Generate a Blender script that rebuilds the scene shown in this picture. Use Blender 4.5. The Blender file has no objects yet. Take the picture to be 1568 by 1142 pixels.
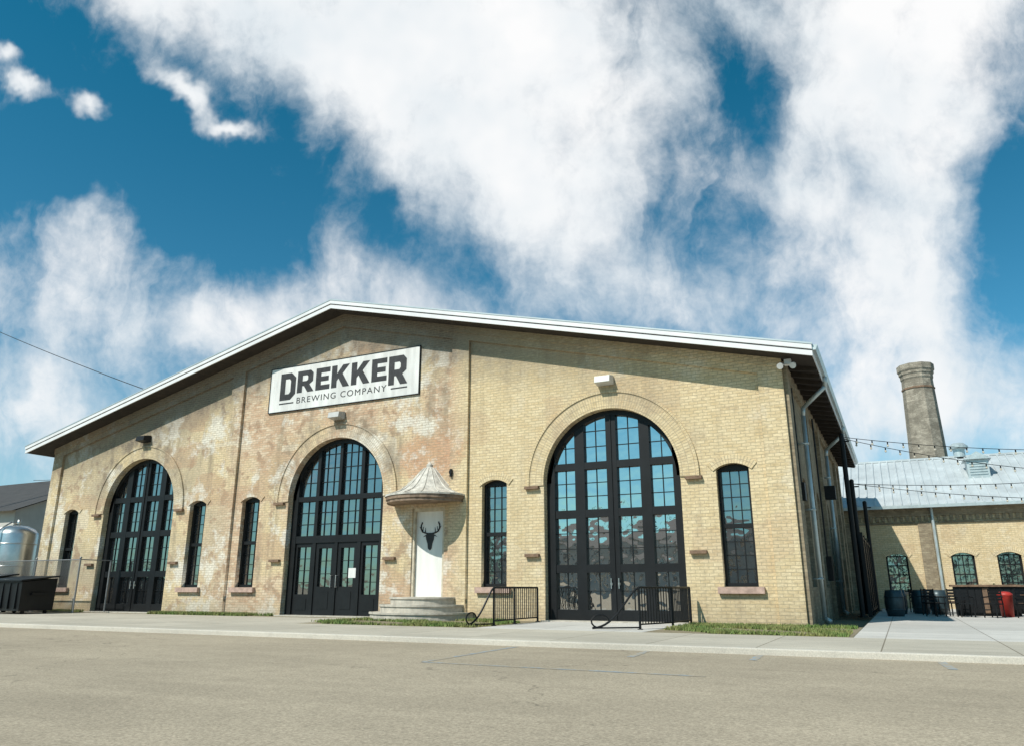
import bpy, math, random
from mathutils import Vector, Matrix
random.seed(7)
scene=bpy.context.scene
scene.view_settings.view_transform='Standard'
scene.view_settings.look='None'
scene.view_settings.exposure=0
scene.view_settings.gamma=1
COL=scene.collection

# ------------------------------------------------------------------ helpers
def root(name,loc=(0,0,0)):
    e=bpy.data.objects.new(name,None); e.location=loc; e.empty_display_size=.2
    COL.objects.link(e); return e
def link(name,me,mats,parent=None):
    if not isinstance(mats,(list,tuple)): mats=[mats]
    for m in mats: me.materials.append(m)
    o=bpy.data.objects.new(name,me); COL.objects.link(o)
    if parent is not None: o.parent=parent
    return o
class MB:
    def __init__(s): s.v=[]; s.f=[]; s.mi=[]
    def add(s,vs,fs,m=0):
        b=len(s.v); s.v+= [tuple(v) for v in vs]
        for f in fs: s.f.append([b+i for i in f]); s.mi.append(m)
    def box(s,x0,x1,y0,y1,z0,z1,m=0,mat=None):
        vs=[Vector(p) for p in [(x0,y0,z0),(x1,y0,z0),(x1,y1,z0),(x0,y1,z0),(x0,y0,z1),(x1,y0,z1),(x1,y1,z1),(x0,y1,z1)]]
        if mat is not None: vs=[mat@v for v in vs]
        s.add(vs,[(0,3,2,1),(4,5,6,7),(0,1,5,4),(1,2,6,5),(2,3,7,6),(3,0,4,7)],m)
    def cyl(s,p0,p1,r,n=8,m=0,r1=None,cap=True):
        p0=Vector(p0);p1=Vector(p1); d=(p1-p0)
        if d.length<1e-6: return
        q=d.to_track_quat('Z','Y'); r1=r if r1 is None else r1
        a=[p0+q@Vector((r*math.cos(2*math.pi*i/n),r*math.sin(2*math.pi*i/n),0)) for i in range(n)]
        b=[p1+q@Vector((r1*math.cos(2*math.pi*i/n),r1*math.sin(2*math.pi*i/n),0)) for i in range(n)]
        fs=[(i,(i+1)%n,n+(i+1)%n,n+i) for i in range(n)]
        if cap: fs+= [tuple(range(n-1,-1,-1)),tuple(range(n,2*n))]
        s.add(a+b,fs,m)
    def tube(s,pts,r,n=8,m=0):
        for a,b in zip(pts[:-1],pts[1:]): s.cyl(a,b,r,n,m)
        for a in pts[1:-1]: s.ball(a,r,m)
    def ball(s,c,r,m=0,nu=8,nv=5,sz=1):
        c=Vector(c); vs=[c+Vector((0,0,r*sz))]
        for j in range(1,nv):
            t=math.pi*j/nv
            for i in range(nu):
                p=2*math.pi*i/nu; vs.append(c+Vector((r*math.sin(t)*math.cos(p),r*math.sin(t)*math.sin(p),r*sz*math.cos(t))))
        vs.append(c-Vector((0,0,r*sz))); L=len(vs)-1
        fs=[(0,1+i,1+(i+1)%nu) for i in range(nu)]
        for j in range(nv-2):
            a=1+j*nu; b=a+nu
            fs+=[(a+i,b+i,b+(i+1)%nu,a+(i+1)%nu) for i in range(nu)]
        a=1+(nv-2)*nu
        fs+=[(a+i,L,a+(i+1)%nu) for i in range(nu)]
        s.add(vs,fs,m)
    def lathe(s,c,prof,a0=0,a1=2*math.pi,n=32,m=0):
        c=Vector(c); full=abs(a1-a0-2*math.pi)<1e-6; cnt=n if full else n+1
        vs=[]
        for r,z in prof:
            for i in range(cnt):
                a=a0+(a1-a0)*i/n; vs.append(c+Vector((r*math.cos(a),r*math.sin(a),z)))
        fs=[]
        for j in range(len(prof)-1):
            for i in range(n):
                i2=(i+1)%cnt
                fs.append((j*cnt+i,j*cnt+i2,(j+1)*cnt+i2,(j+1)*cnt+i))
        s.add(vs,fs,m)
    def prism(s,poly,y0,y1,m=0):   # poly in XZ (convex), extruded along Y
        n=len(poly)
        vs=[(p[0],y0,p[1]) for p in poly]+[(p[0],y1,p[1]) for p in poly]
        fs=[tuple(range(n)),tuple(range(2*n-1,n-1,-1))]+[(i,n+i,n+(i+1)%n,(i+1)%n) for i in range(n)]
        s.add(vs,fs,m)
    def done(s,name,mats,parent=None,smooth=False):
        me=bpy.data.meshes.new(name); me.from_pydata(s.v,[],s.f); me.update()
        o=link(name,me,mats,parent)
        for p,m in zip(me.polygons,s.mi): p.material_index=m; p.use_smooth=smooth
        return o
def curve_mesh(cu,fn):
    ob=bpy.data.objects.new('tmp',cu); COL.objects.link(ob)
    bpy.context.view_layer.update()
    dg=bpy.context.evaluated_depsgraph_get()
    me=bpy.data.meshes.new_from_object(ob.evaluated_get(dg))
    for v in me.vertices: v.co=fn(v.co.copy())
    bpy.data.objects.remove(ob); me.materials.clear(); me.update()
    return me
def holes(name,loops,plane,d0,d1,mat,parent):
    cu=bpy.data.curves.new('c','CURVE'); cu.dimensions='2D'; cu.fill_mode='BOTH'; cu.extrude=abs(d1-d0)/2
    for lp in loops:
        sp=cu.splines.new('POLY'); sp.points.add(len(lp)-1)
        for i,p in enumerate(lp): sp.points[i].co=(p[0],p[1],0,1)
        sp.use_cyclic_u=True
    m=(d0+d1)/2
    fn=(lambda c:(c.x,m-c.z,c.y)) if plane=='XZ' else (lambda c:(m+c.z,c.x,c.y))
    return link(name,curve_mesh(cu,fn),mat,parent)
def arch(cx,hw,z0,zs,rise=None,n=28,R=None):
    pts=[(cx-hw,z0),(cx+hw,z0)]
    if rise is None: r=hw; cz=zs
    else:
        r=(hw*hw+rise*rise)/(2*rise); cz=zs+rise-r
    a=math.asin(min(1,hw/r))
    for i in range(n+1):
        t=a-2*a*i/n
        pts.append((cx+r*math.sin(t),cz+r*math.cos(t)))
    return pts
def ring(name,cx,cz,r0,r1,ang,y0,y1,mat,parent,n=40,xz=True):
    vs=[];fs=[];uv=[]
    for i in range(n+1):
        t=-ang+2*ang*i/n
        for r in (r0,r1):
            for y in (y0,y1):
                vs.append((cx+r*math.sin(t),y,cz+r*math.cos(t)))
    rm=(r0+r1)/2
    def U(i,r,e=0): return (r,(-ang+2*ang*i/n)*rm+e)
    for i in range(n):
        a=i*4;b=a+4
        fs.append((a,a+2,b+2,b)); uv+=[U(i,r0),U(i,r1),U(i+1,r1),U(i+1,r0)]
        fs.append((a,b,b+1,a+1)); uv+=[U(i,0),U(i+1,0),U(i+1,y1-y0),U(i,y1-y0)]
        fs.append((a+2,a+3,b+3,b+2)); uv+=[U(i,r1),U(i,r1+.1),U(i+1,r1+.1),U(i+1,r1)]
    fs.append((0,1,3,2)); uv+=[(r0,0),(r0,.1),(r1,.1),(r1,0)]
    k=n*4; fs.append((k,k+2,k+3,k+1)); uv+=[(r0,0),(r1,0),(r1,.1),(r0,.1)]
    me=bpy.data.meshes.new(name); me.from_pydata(vs,[],fs); me.update()
    l=me.uv_layers.new(name='UVMap')
    for i,c in enumerate(uv): l.data[i].uv=c
    return link(name,me,mat,parent)

# ------------------------------------------------------------------ node helpers
class NT:
    def __init__(s,nt): s.nt=nt
    def n(s,t,**kw):
        nd=s.nt.nodes.new(t)
        for k,v in kw.items(): setattr(nd,k,v)
        return nd
    def put(s,sock,v):
        if isinstance(v,bpy.types.NodeSocket): s.nt.links.new(v,sock)
        else: sock.default_value=v
    def math(s,op,a,b=None,c=None,clamp=False):
        nd=s.n('ShaderNodeMath',operation=op,use_clamp=clamp); s.put(nd.inputs[0],a)
        if b is not None: s.put(nd.inputs[1],b)
        if c is not None: s.put(nd.inputs[2],c)
        return nd.outputs[0]
    def mix(s,f,a,b,mode='MIX'):
        nd=s.n('ShaderNodeMix',data_type='RGBA',blend_type=mode); s.put(nd.inputs[0],f)
        for k,v in ((6,a),(7,b)):
            if isinstance(v,tuple) and len(v)==3: v=v+(1,)
            s.put(nd.inputs[k],v)
        return nd.outputs[2]
    def noise(s,vec,scale,detail=4,rough=.55,dist=0):
        nd=s.n('ShaderNodeTexNoise'); s.put(nd.inputs['Vector'],vec); nd.inputs['Scale'].default_value=scale
        nd.inputs['Detail'].default_value=detail; nd.inputs['Roughness'].default_value=rough; nd.inputs['Distortion'].default_value=dist
        return nd.outputs['Fac'],nd.outputs['Color']
    def mr(s,v,a,b,c=0,d=1,smooth=False):
        nd=s.n('ShaderNodeMapRange'); nd.interpolation_type='SMOOTHSTEP' if smooth else 'LINEAR'
        s.put(nd.inputs[0],v)
        for i,x in enumerate((a,b,c,d)): s.put(nd.inputs[i+1],x)
        return nd.outputs[0]
    def comb(s,x,y,z=0.):
        nd=s.n('ShaderNodeCombineXYZ'); s.put(nd.inputs[0],x); s.put(nd.inputs[1],y); s.put(nd.inputs[2],z); return nd.outputs[0]
    def vm(s,op,a,b=None,sc=None):
        nd=s.n('ShaderNodeVectorMath',operation=op); s.put(nd.inputs[0],a)
        if b is not None: s.put(nd.inputs[1],b)
        if sc is not None: s.put(nd.inputs['Scale'],sc)
        return nd
    def gray(s,v):
        vc=s.n('ShaderNodeCombineColor')
        for i in range(3): s.put(vc.inputs[i],v)
        return vc.outputs[0]
def newmat(name):
    m=bpy.data.materials.new(name); m.use_nodes=True
    T=NT(m.node_tree); b=m.node_tree.nodes['Principled BSDF']
    return m,T,b
def bump(T,b,h,strength=.3,dist=.01):
    nd=T.n('ShaderNodeBump'); nd.inputs['Strength'].default_value=strength; nd.inputs['Distance'].default_value=dist
    T.put(nd.inputs['Height'],h); T.put(b.inputs['Normal'],nd.outputs[0])
def simple(name,col,rough=.6,metal=0,var=.15,scale=3,bmp=0,spec=.5,streak=False):
    m,T,b=newmat(name)
    pos=T.n('ShaderNodeNewGeometry').outputs['Position']
    if streak:
        pos2=T.vm('MULTIPLY',pos,(1,1,.15)).outputs[0]
    else: pos2=pos
    f,_=T.noise(pos2,scale,4,.65)
    lo=tuple(c*(1-var*1.6) for c in col)+(1,); hi=tuple(min(1,c*(1+var)) for c in col)+(1,)
    c=T.mix(T.mr(f,.3,.7),lo,hi)
    T.put(b.inputs['Base Color'],c); b.inputs['Roughness'].default_value=rough; b.inputs['Metallic'].default_value=metal
    b.inputs['Specular IOR Level'].default_value=spec
    if bmp:
        f2,_=T.noise(pos,scale*8,3,.6); bump(T,b,f2,bmp,.01)
    return m

def brick(name,kind='main'):
    m,T,b=newmat(name)
    pos=T.n('ShaderNodeNewGeometry').outputs['Position']
    sx=T.n('ShaderNodeSeparateXYZ'); T.put(sx.inputs[0],pos); X,Y,Z=sx.outputs
    if kind=='ring':
        uvn=T.n('ShaderNodeUVMap'); vec=uvn.outputs[0]
    else:
        wob,_=T.noise(pos,.6,2)
        vec=T.comb(T.math('ADD',X,Y),T.math('ADD',Z,T.math('MULTIPLY',wob,.03)))
    br=T.n('ShaderNodeTexBrick'); T.put(br.inputs['Vector'],vec)
    br.inputs['Scale'].default_value=1
    br.inputs['Mortar Smooth'].default_value=.3
    if kind=='ring':
        br.offset=0; br.inputs['Brick Width'].default_value=.19; br.inputs['Row Height'].default_value=.085; br.inputs['Mortar Size'].default_value=.010
    else:
        br.inputs['Brick Width'].default_value=.26; br.inputs['Row Height'].default_value=.092; br.inputs['Mortar Size'].default_value=.009
    br.inputs['Color1'].default_value=(0,0,0,1); br.inputs['Color2'].default_value=(1,1,1,1); br.inputs['Mortar'].default_value=(.5,.5,.5,1)
    tint=T.n('ShaderNodeSeparateColor'); T.put(tint.inputs[0],br.outputs['Color']); tint=tint.outputs[0]
    big,_=T.noise(pos,.35,4,.6)
    med,_=T.noise(pos,1.6,5,.68)
    fine,_=T.noise(T.vm('MULTIPLY',pos,(5,5,14)).outputs[0],1.5,3,.7)
    cream=T.mix(T.mr(med,.3,.7),(.62,.49,.29),(.78,.65,.43))
    cream=T.mix(T.math('MULTIPLY',T.mr(tint,.0,1.),.45),cream,(.52,.38,.20))
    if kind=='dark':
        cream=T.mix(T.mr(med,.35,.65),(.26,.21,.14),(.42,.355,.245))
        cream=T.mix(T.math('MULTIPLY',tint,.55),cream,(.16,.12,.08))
    if kind=='stack':
        cream=T.mix(T.mr(med,.38,.62),(.24,.21,.165),(.50,.44,.35))
        cream=T.mix(T.math('MULTIPLY',tint,.6),cream,(.17,.145,.115))
    pink=T.mix(T.mr(tint,.2,.8),(.52,.34,.225),(.66,.52,.38))
    if kind in('main','ring'):
        mL=T.mr(X,-10.4,-11.2)
        mM=T.math('MULTIPLY',mL,T.mr(X,-23.5,-20.5))
        f=T.math('MULTIPLY',mM,T.mr(big,.38,.54)); col=T.mix(T.math('MULTIPLY',f,.9),cream,pink)
        mLL=T.mr(X,-20.5,-22.)
        f=T.math('MULTIPLY',mLL,T.mr(big,.42,.60)); col=T.mix(T.math('MULTIPLY',f,.6),col,(.40,.34,.25))
        f=T.math('MULTIPLY',T.mr(med,.53,.60),T.math('MULTIPLY',mL,.65)); col=T.mix(f,col,(.32,.19,.13))
        st,_=T.noise(T.vm('MULTIPLY',pos,(1.4,1.4,.22)).outputs[0],1.,5,.65)
        f=T.math('MULTIPLY',T.mr(st,.53,.66),T.mr(mL,0,1,.25,.68)); col=T.mix(f,col,(.26,.21,.15))
        f=T.math('MULTIPLY',T.mr(med,.57,.65),.38); col=T.mix(f,col,(.36,.26,.15))
        # irregular repairs : blocky patches that follow the courses
        vo=T.n('ShaderNodeTexVoronoi',distance='CHEBYCHEV'); T.put(vo.inputs['Vector'],T.comb(T.math('MULTIPLY',X,.55),T.math('MULTIPLY',Z,1.1))); vo.inputs['Scale'].default_value=.9
        vs_=T.n('ShaderNodeSeparateColor'); T.put(vs_.inputs[0],vo.outputs['Color'])
        f=T.math('MULTIPLY',T.mr(vs_.outputs[0],.80,.84),T.mr(mL,0,1,.22,.5)); col=T.mix(f,col,(.46,.30,.19))
        f=T.math('MULTIPLY',T.mr(vs_.outputs[1],.84,.88),T.mr(mL,0,1,.15,.45)); col=T.mix(f,col,(.70,.63,.50))
        g=T.math('ADD',T.math('ADD',T.math('POWER',T.math('DIVIDE',T.math('ADD',X,11.9),1.5),2.),T.math('POWER',T.math('DIVIDE',T.math('SUBTRACT',Z,5.4),.8),2.)),T.math('MULTIPLY',T.math('SUBTRACT',med,.5),4.))
        f=T.math('MULTIPLY',T.mr(g,1.1,.4),.6); col=T.mix(f,col,(.50,.26,.15))
        n2,_=T.noise(T.vm('ADD',pos,(31,7,3)).outputs[0],.8,6,.72)
        f=T.math('MULTIPLY',T.mr(n2,.52,.60),T.math('MULTIPLY',mL,.70)); col=T.mix(f,col,(.74,.71,.63))
        f=T.math('MULTIPLY',T.mr(n2,.57,.67),.3); col=T.mix(f,col,(.74,.69,.58))
        dx=T.math('PINGPONG',T.math('ADD',X,5.32),5.32)
        r_=T.math('SQRT',T.math('ADD',T.math('POWER',dx,2.),T.math('POWER',T.math('SUBTRACT',Z,4.2),2.)))
        band=T.math('MULTIPLY',T.mr(T.math('ABSOLUTE',T.math('SUBTRACT',r_,2.7)),.7,.2),T.mr(Z,4.2,5.2))
        f=T.math('MULTIPLY',T.math('MULTIPLY',band,T.mr(med,.42,.58)),T.mr(mL,0,1,.25,.65)); col=T.mix(f,col,(.25,.205,.15))
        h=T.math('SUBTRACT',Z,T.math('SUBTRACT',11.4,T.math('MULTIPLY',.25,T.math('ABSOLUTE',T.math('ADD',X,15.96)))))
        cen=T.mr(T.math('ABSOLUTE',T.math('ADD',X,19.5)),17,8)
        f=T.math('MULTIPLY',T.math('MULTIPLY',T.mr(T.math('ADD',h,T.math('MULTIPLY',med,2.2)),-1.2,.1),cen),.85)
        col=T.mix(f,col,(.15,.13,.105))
        f=T.math('MULTIPLY',T.mr(T.math('ADD',Z,T.math('MULTIPLY',med,1.3)),1.5,.6),.45); col=T.mix(f,col,(.35,.27,.18))
    else:
        col=cream
    col=T.mix(1.,col,T.gray(T.mr(fine,.25,.75,.68,1.18)),'MULTIPLY')
    col=T.mix(T.math('MULTIPLY',br.outputs['Fac'],.65),col,(.30,.25,.18) if kind in('main','ring') else (.2,.17,.13))
    T.put(b.inputs['Base Color'],col); b.inputs['Roughness'].default_value=.9; b.inputs['Specular IOR Level'].default_value=.2
    hh=T.math('SUBTRACT',T.math('MULTIPLY',fine,.7),br.outputs['Fac'])
    bump(T,b,hh,.5,.006)
    return m

M_brick=brick('brick_cream'); M_ring=brick('brick_voussoir','ring'); M_dark=brick('brick_dark','dark'); M_stack=brick('brick_sooty','stack')  # M_dark is a darker brick tone for side walls, rear walls and corbels
M_black=simple('black_steel_paint',(.007,.008,.009),.5,0,.25,2,0,.3)
M_white=simple('white_fascia_paint',(.70,.70,.70),.5,0,.06,1.5)
M_gapshade=simple('fascia_gap_shade_gray',(.16,.16,.17),.45,.2,.08,1.5)
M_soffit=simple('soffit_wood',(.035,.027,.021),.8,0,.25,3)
M_roof=simple('metal_roof_sheet',(.42,.48,.50),.45,.3,.08,.6)
M_pipe=simple('galvanised_downspout',(.50,.56,.56),.4,.4,.12,3)
M_stone=simple('sill_brick_pink',(.46,.32,.26),.85,0,.2,6,.3)
M_rust=simple('weathered_pintle_stone',(.20,.125,.08),.85,0,.3,8,.3)
M_conc=simple('weathered_concrete',(.48,.44,.37),.9,0,.2,4,.4)
M_canopy=simple('canopy_lead_sheet',(.54,.51,.45),.65,0,.28,5,.2,streak=True)
M_signw=simple('sign_white_paint',(.66,.655,.63),.65,0,.16,2.2,streak=True)
M_signk=simple('sign_black_paint',(.025,.025,.027),.65,0,.4,6)
M_doorw=simple('white_door_paint',(.74,.73,.69),.6,0,.08,3,streak=True)
M_lamp=simple('lamp_housing',(.45,.45,.43),.45,0,.1,5)
M_steel=simple('brushed_steel',(.62,.62,.60),.3,.9,.1,3)
M_wood=simple('weathered_wood',(.19,.12,.075),.8,0,.3,5,.3)
M_red=simple('red_plastic',(.40,.03,.02),.5,0,.2,4)
M_bulb=simple('bulb_glass',(.6,.55,.45),.15,0,.1,9)
M_teal=simple('barrel_dark_steel',(.045,.07,.08),.4,.3,.2,5)
M_leaf=simple('foliage',(.05,.075,.025),.7,0,.5,2)
M_darkroof=simple('dark_shingle',(.05,.047,.045),.85,0,.2,2,.3)
M_siding=simple('pale_siding',(.5,.48,.44),.8,0,.1,1)

def glassmat(name,refl,dark=(.008,.010,.012)):
    m,T,b=newmat(name)
    nt=m.node_tree
    pos=T.n('ShaderNodeNewGeometry').outputs['Position']
    b.inputs['Base Color'].default_value=dark+(1,); b.inputs['Roughness'].default_value=.3
    gl=T.n('ShaderNodeBsdfGlossy'); gl.inputs['Roughness'].default_value=.02; gl.inputs['Color'].default_value=(.95,.93,.9,1)
    f,_=T.noise(pos,1.6,2,.5)
    nd=T.n('ShaderNodeBump'); nd.inputs['Strength'].default_value=.35; nd.inputs['Distance'].default_value=.04
    T.put(nd.inputs['Height'],f); T.put(gl.inputs['Normal'],nd.outputs[0])
    lw=T.n('ShaderNodeLayerWeight'); lw.inputs[0].default_value=.3
    mx=T.n('ShaderNodeMixShader'); T.put(mx.inputs[0],T.math('ADD',refl,T.math('MULTIPLY',lw.outputs['Fresnel'],.5),clamp=True))
    nt.links.new(b.outputs[0],mx.inputs[1]); nt.links.new(gl.outputs[0],mx.inputs[2])
    nt.links.new(mx.outputs[0],nt.nodes['Material Output'].inputs[0])
    return m
M_glass=glassmat('window_glass',.30)
M_glass2=glassmat('door_glass',.60)

# ------------------------------------------------------------------ brewery building
B=root('brewery_building')
PK=-15.96; ZP=11.58; XR=.9; XL=-33.75; SR=.2515; SL=.236
XW0=-32.8
def zr(x): return ZP-(SR*(x-PK) if x>PK else SL*(PK-x))
def zs(x): return zr(x)-.30
bays=[-5.32,-15.96,-26.6]; HW=2.2; SPR=4.2
wins=[-1.62,-9.31,-20.08,-22.98,-31.0]
outer=[(XW0,-.3),(0,-.3),(0,zs(0)+.05),(PK,zs(PK)+.05),(XW0,zs(XW0)+.05)]
loops=[outer]+[arch(c,HW,.02,SPR) for c in bays]+[arch(w,.46,1.0,4.27,.14,10) for w in wins]
ND=(-12.5,-11.2)
loops.append([(ND[0],.68),(ND[1],.68),(ND[1],3.62),(ND[0],3.62)])
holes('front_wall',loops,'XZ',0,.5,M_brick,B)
PIL=[(-10.98,-10.30),(-21.62,-20.95)]
o2=[(XW0-.004,-.3),(.004,-.3),(.004,zs(0)+.04),(PK,zs(PK)+.04),(XW0-.004,zs(XW0)+.04)]
def panel(xa,xb,dn):
    p=[(xa,-.2),(xb,-.2),(xb,zs(xb)-dn)]
    if xa<PK<xb: p.append((PK,zs(PK)-dn))
    p.append((xa,zs(xa)-dn)); return p
ph=[panel(PIL[0][1],-.68,.50),panel(PIL[1][1],PIL[0][0],.50),panel(-32.15,PIL[1][0],.50)]
holes('pilasters_and_rake_band',[o2]+ph,'XZ',-.11,.002,M_brick,B)
mb=MB()
for xa,xb in ((XW0-.006,PK),(PK,.006)):
    mb.prism([(xa,zs(xa)-.25),(xb,zs(xb)-.25),(xb,zs(xb)+.03),(xa,zs(xa)+.03)],-.15,-.10)
mb.done('corbel_courses',M_brick,B)
for i,c in enumerate(bays):
    ring('arch_ring_%d'%i,c,SPR,HW,HW+.50,math.radians(92),-.04,.02,M_ring,B,56)
    ring('arch_hood_%d'%i,c,SPR,HW+.50,HW+.57,math.radians(92),-.07,.02,M_ring,B,56)
for i,w in enumerate(wins):
    r=(.46*.46+.14*.14)/.28
    ring('window_lintel_%d'%i,w,4.41-r,r,r+.24,math.asin(.46/r)+.12,-.03,.02,M_ring,B,14)
mb=MB(); ms=MB()
for w in wins:
    ms.box(w-.62,w+.62,-.14,.3,.82,.996)
for c in bays:
    for sgn in(-1,1):
        for z in(1.95,4.06):
            a=c+sgn*2.60; mb.box(a-.24,a+.24,-.13,.05,z-.045,z+.045)
mb.done('door_pintles',M_rust,B); ms.done('window_sills',M_stone,B)

fr=MB(); gl=MB()
for w in wins:
    lp=arch(w,.46,1.0,4.27,.14,10)
    gl.add([(p[0],.30,p[1]) for p in lp],[tuple(range(len(lp)))])
    for xa,xb in((w-.459,w-.38),(w+.38,w+.459)): fr.box(xa,xb,.18,.31,1.0,4.30)
    fr.box(w-.38,w+.38,.18,.31,1.0,1.1); fr.box(w-.38,w+.38,.185,.31,4.22,4.42)
    fr.box(w-.38,w+.38,.20,.31,2.60,2.72)
    for dx in(-.13,.13): fr.box(w+dx-.012,w+dx+.012,.27,.305,1.1,4.22)
    for z0,z1 in((1.1,2.6),(2.72,4.22)):
        for k in range(1,4):
            z=z0+(z1-z0)*k/4; fr.box(w-.38,w+.38,.272,.306,z-.011,z+.011)
fr.done('window_frames',M_black,B); gl.done('window_panes',M_glass,B)

def ztop(dx,R=HW): return SPR+math.sqrt(max(0,R*R-dx*dx))
def arc_frame(mb,c,y0,y1,w=.16):
    n=32
    for i in range(n):
        t0=-math.pi/2+math.pi*i/n; t1=-math.pi/2+math.pi*(i+1)/n
        P=[(c+r*math.sin(t),SPR+r*math.cos(t)) for r,t in((HW-w,t0),(HW-.002,t0),(HW-.002,t1),(HW-w,t1))]
        mb.prism(P,y0,y1)
def vbar(mb,x,c,w,y0,y1,z0,z1=None):
    a,b=x-w/2,x+w/2
    za=min(z1,ztop(a-c)-.02) if z1 else ztop(a-c)-.02
    zb=min(z1,ztop(b-c)-.02) if z1 else ztop(b-c)-.02
    mb.prism([(a,z0),(b,z0),(b,zb),(a,za)],y0,y1)
def hbar(mb,c,xa,xb,z0,z1,y0,y1):
    if z1>SPR:
        lim=math.sqrt(max(0,HW*HW-(z1-SPR)**2))-.02
        xa=max(xa,c-lim); xb=min(xb,c+lim)
    if xb>xa: mb.box(xa,xb,y0,y1,z0,z1)
for bi,c in enumerate(bays):
    fr=MB(); gl=MB(); dt=MB()
    lp=arch(c,HW-.01,.02,SPR,None,32)
    gl.add([(p[0],.385,p[1]) for p in lp],[tuple(range(len(lp)))])
    arc_frame(fr,c,.24,.40)
    for s in(-1,1):
        vbar(fr,c+s*(HW-.14),c,.27,.24,.40,.02)
    if bi!=1:
        for dx,w in((-.085,.16),(.085,.16),(-1.07,.32),(1.07,.32)): vbar(fr,c+dx,c,w,.26,.395,.02)
        for za,zb in((.02,.34),(1.42,1.66),(3.08,3.32),(4.58,4.80)): hbar(fr,c,c-HW+.1,c+HW-.1,za,zb,.265,.392)
        vbar(fr,c,c,.03,.23,.30,.02)
        cols=[(.165,.91),(1.23,1.93)]
        rows=[(.34,1.42,2),(1.66,3.08,3),(3.32,4.58,3),(4.80,6.3,3)]
        for s in(-1,1):
            for a,b in cols:
                m=c+s*(a+b)/2
                vbar(fr,m,c,.022,.355,.388,.34)
                xa,xb=sorted((c+s*a,c+s*b))
                for za,zb,k in rows:
                    for j in range(1,k):
                        z=za+(zb-za)*j/k; hbar(fr,c,xa,xb,z-.011,z+.011,.354,.387)
        for s in(-1,1):
            dt.cyl((c+s*.12,.2,.95),(c+s*.12,.2,1.25),.018,8); dt.box(c+s*.12-.03,c+s*.12+.03,.21,.262,1.05,1.12)
    else:
        for dx,w in((0,.13),(-1.03,.15),(1.03,.15)): vbar(fr,c+dx,c,w,.26,.395,.02)
        for za,zb in((2.58,2.84),(4.12,4.30)): hbar(fr,c,c-HW+.1,c+HW-.1,za,zb,.255,.392)
        for za,zb,k in((2.84,4.12,3),(4.30,6.4,4)):
            for j in range(1,k):
                z=za+(zb-za)*j/k; hbar(fr,c,c-HW+.2,c+HW-.2,z-.014,z+.014,.352,.387)
        for dx in(-.7,-.38,.38,.7,-1.5,1.5): vbar(fr,c+dx,c,.024,.355,.388,2.84)
        for s in(-1,1):
            xa,xb=sorted((c+s*.065,c+s*.955))
            fr.box(xa,xb,.30,.39,.02,1.02); fr.box(xa,xb,.30,.39,2.38,2.58)
            fr.box(xa,xa+.15,.30,.39,1.02,2.38); fr.box(xb-.15,xb,.30,.39,1.02,2.38)
            fr.box(xa+.2,xb-.2,.285,.302,.25,.85)
            for j in(1,2): fr.box(xa+.15,xb-.15,.352,.388,1.02+1.36*j/3-.01,1.02+1.36*j/3+.01)
            fr.box((xa+xb)/2-.01,(xa+xb)/2+.01,.353,.389,1.02,2.38)
            xa,xb=sorted((c+s*1.105,c+s*1.93))
            fr.box(xa,xb,.30,.39,.02,.75); fr.box(xa,xb,.30,.39,2.44,2.58)
            fr.box(xa+.16,xb-.16,.285,.302,.2,.6)
            fr.box(xa,xa+.1,.30,.39,.75,2.44); fr.box(xb-.1,xb,.30,.39,.75,2.44)
            for j in(1,2,3): fr.box(xa+.1,xb-.1,.352,.388,.75+1.69*j/4-.01,.75+1.69*j/4+.01)
            fr.box((xa+xb)/2-.01,(xa+xb)/2+.01,.353,.389,.75,2.44)
            dt.tube([(c+s*.12,.30,1.0),(c+s*.12,.2,1.0),(c+s*.12,.2,1.4),(c+s*.12,.30,1.4)],.018,8)
        pp=MB(); pp.box(c+.62,c+.95,.275,.279,1.32,1.66); pp.done('door_notice',M_signw,B)
    fr.done('arched_door_frame_%d'%bi,M_black,B); gl.done('arched_door_glass_%d'%bi,M_glass2 if bi==0 else M_glass,B)
    dt.done('door_hardware_%d'%bi,M_steel,B)
    th=MB(); th.box(c-HW-.05,c+HW+.05,-.25,.45,-.05,.03); th.done('door_threshold_%d'%bi,M_conc,B)

NC=-11.85
mb=MB()
mb.box(ND[0],ND[1],.16,.5,.68,3.62); mb.done('side_door_leaf',M_doorw,B)
mb=MB()
for xa,xb,za,zb in((ND[0],ND[0]+.09,.68,3.62),(ND[1]-.09,ND[1],.68,3.62),(ND[0]+.09,ND[1]-.09,3.5,3.62)): mb.box(xa,xb,.05,.158,za,zb)
mb.done('side_door_frame',simple('cream_trim',(.55,.48,.36),.7,0,.2,5),B)
mb=MB()
sk=[(0,-.42),(.07,-.36),(.09,-.2),(.15,-.05),(.17,.08),(.12,.16),(-.12,.16),(-.17,.08),(-.15,-.05),(-.09,-.2),(-.07,-.36)]
mb.prism([(NC+p[0],2.62+p[1]) for p in sk],.135,.158)
for s in(-1,1):
    pts=[(.1,.14),(.2,.16),(.31,.2),(.37,.3),(.37,.42),(.32,.52)]
    for a,b in zip(pts[:-1],pts[1:]): mb.cyl((NC+s*a[0],.148,2.62+a[1]),(NC+s*b[0],.148,2.62+b[1]),.024,6)
    for a,b in(((.2,.16),(.19,.34)),((.31,.2),(.27,.38)),((.37,.3),(.43,.38)),((.16,.08),(.27,.03))): mb.cyl((NC+s*a[0],.148,2.62+a[1]),(NC+s*b[0],.148,2.62+b[1]),.018,6,r1=.006)
mb.done('deer_skull_emblem',M_signk,B)
mb=MB(); CR=1.42
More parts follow.
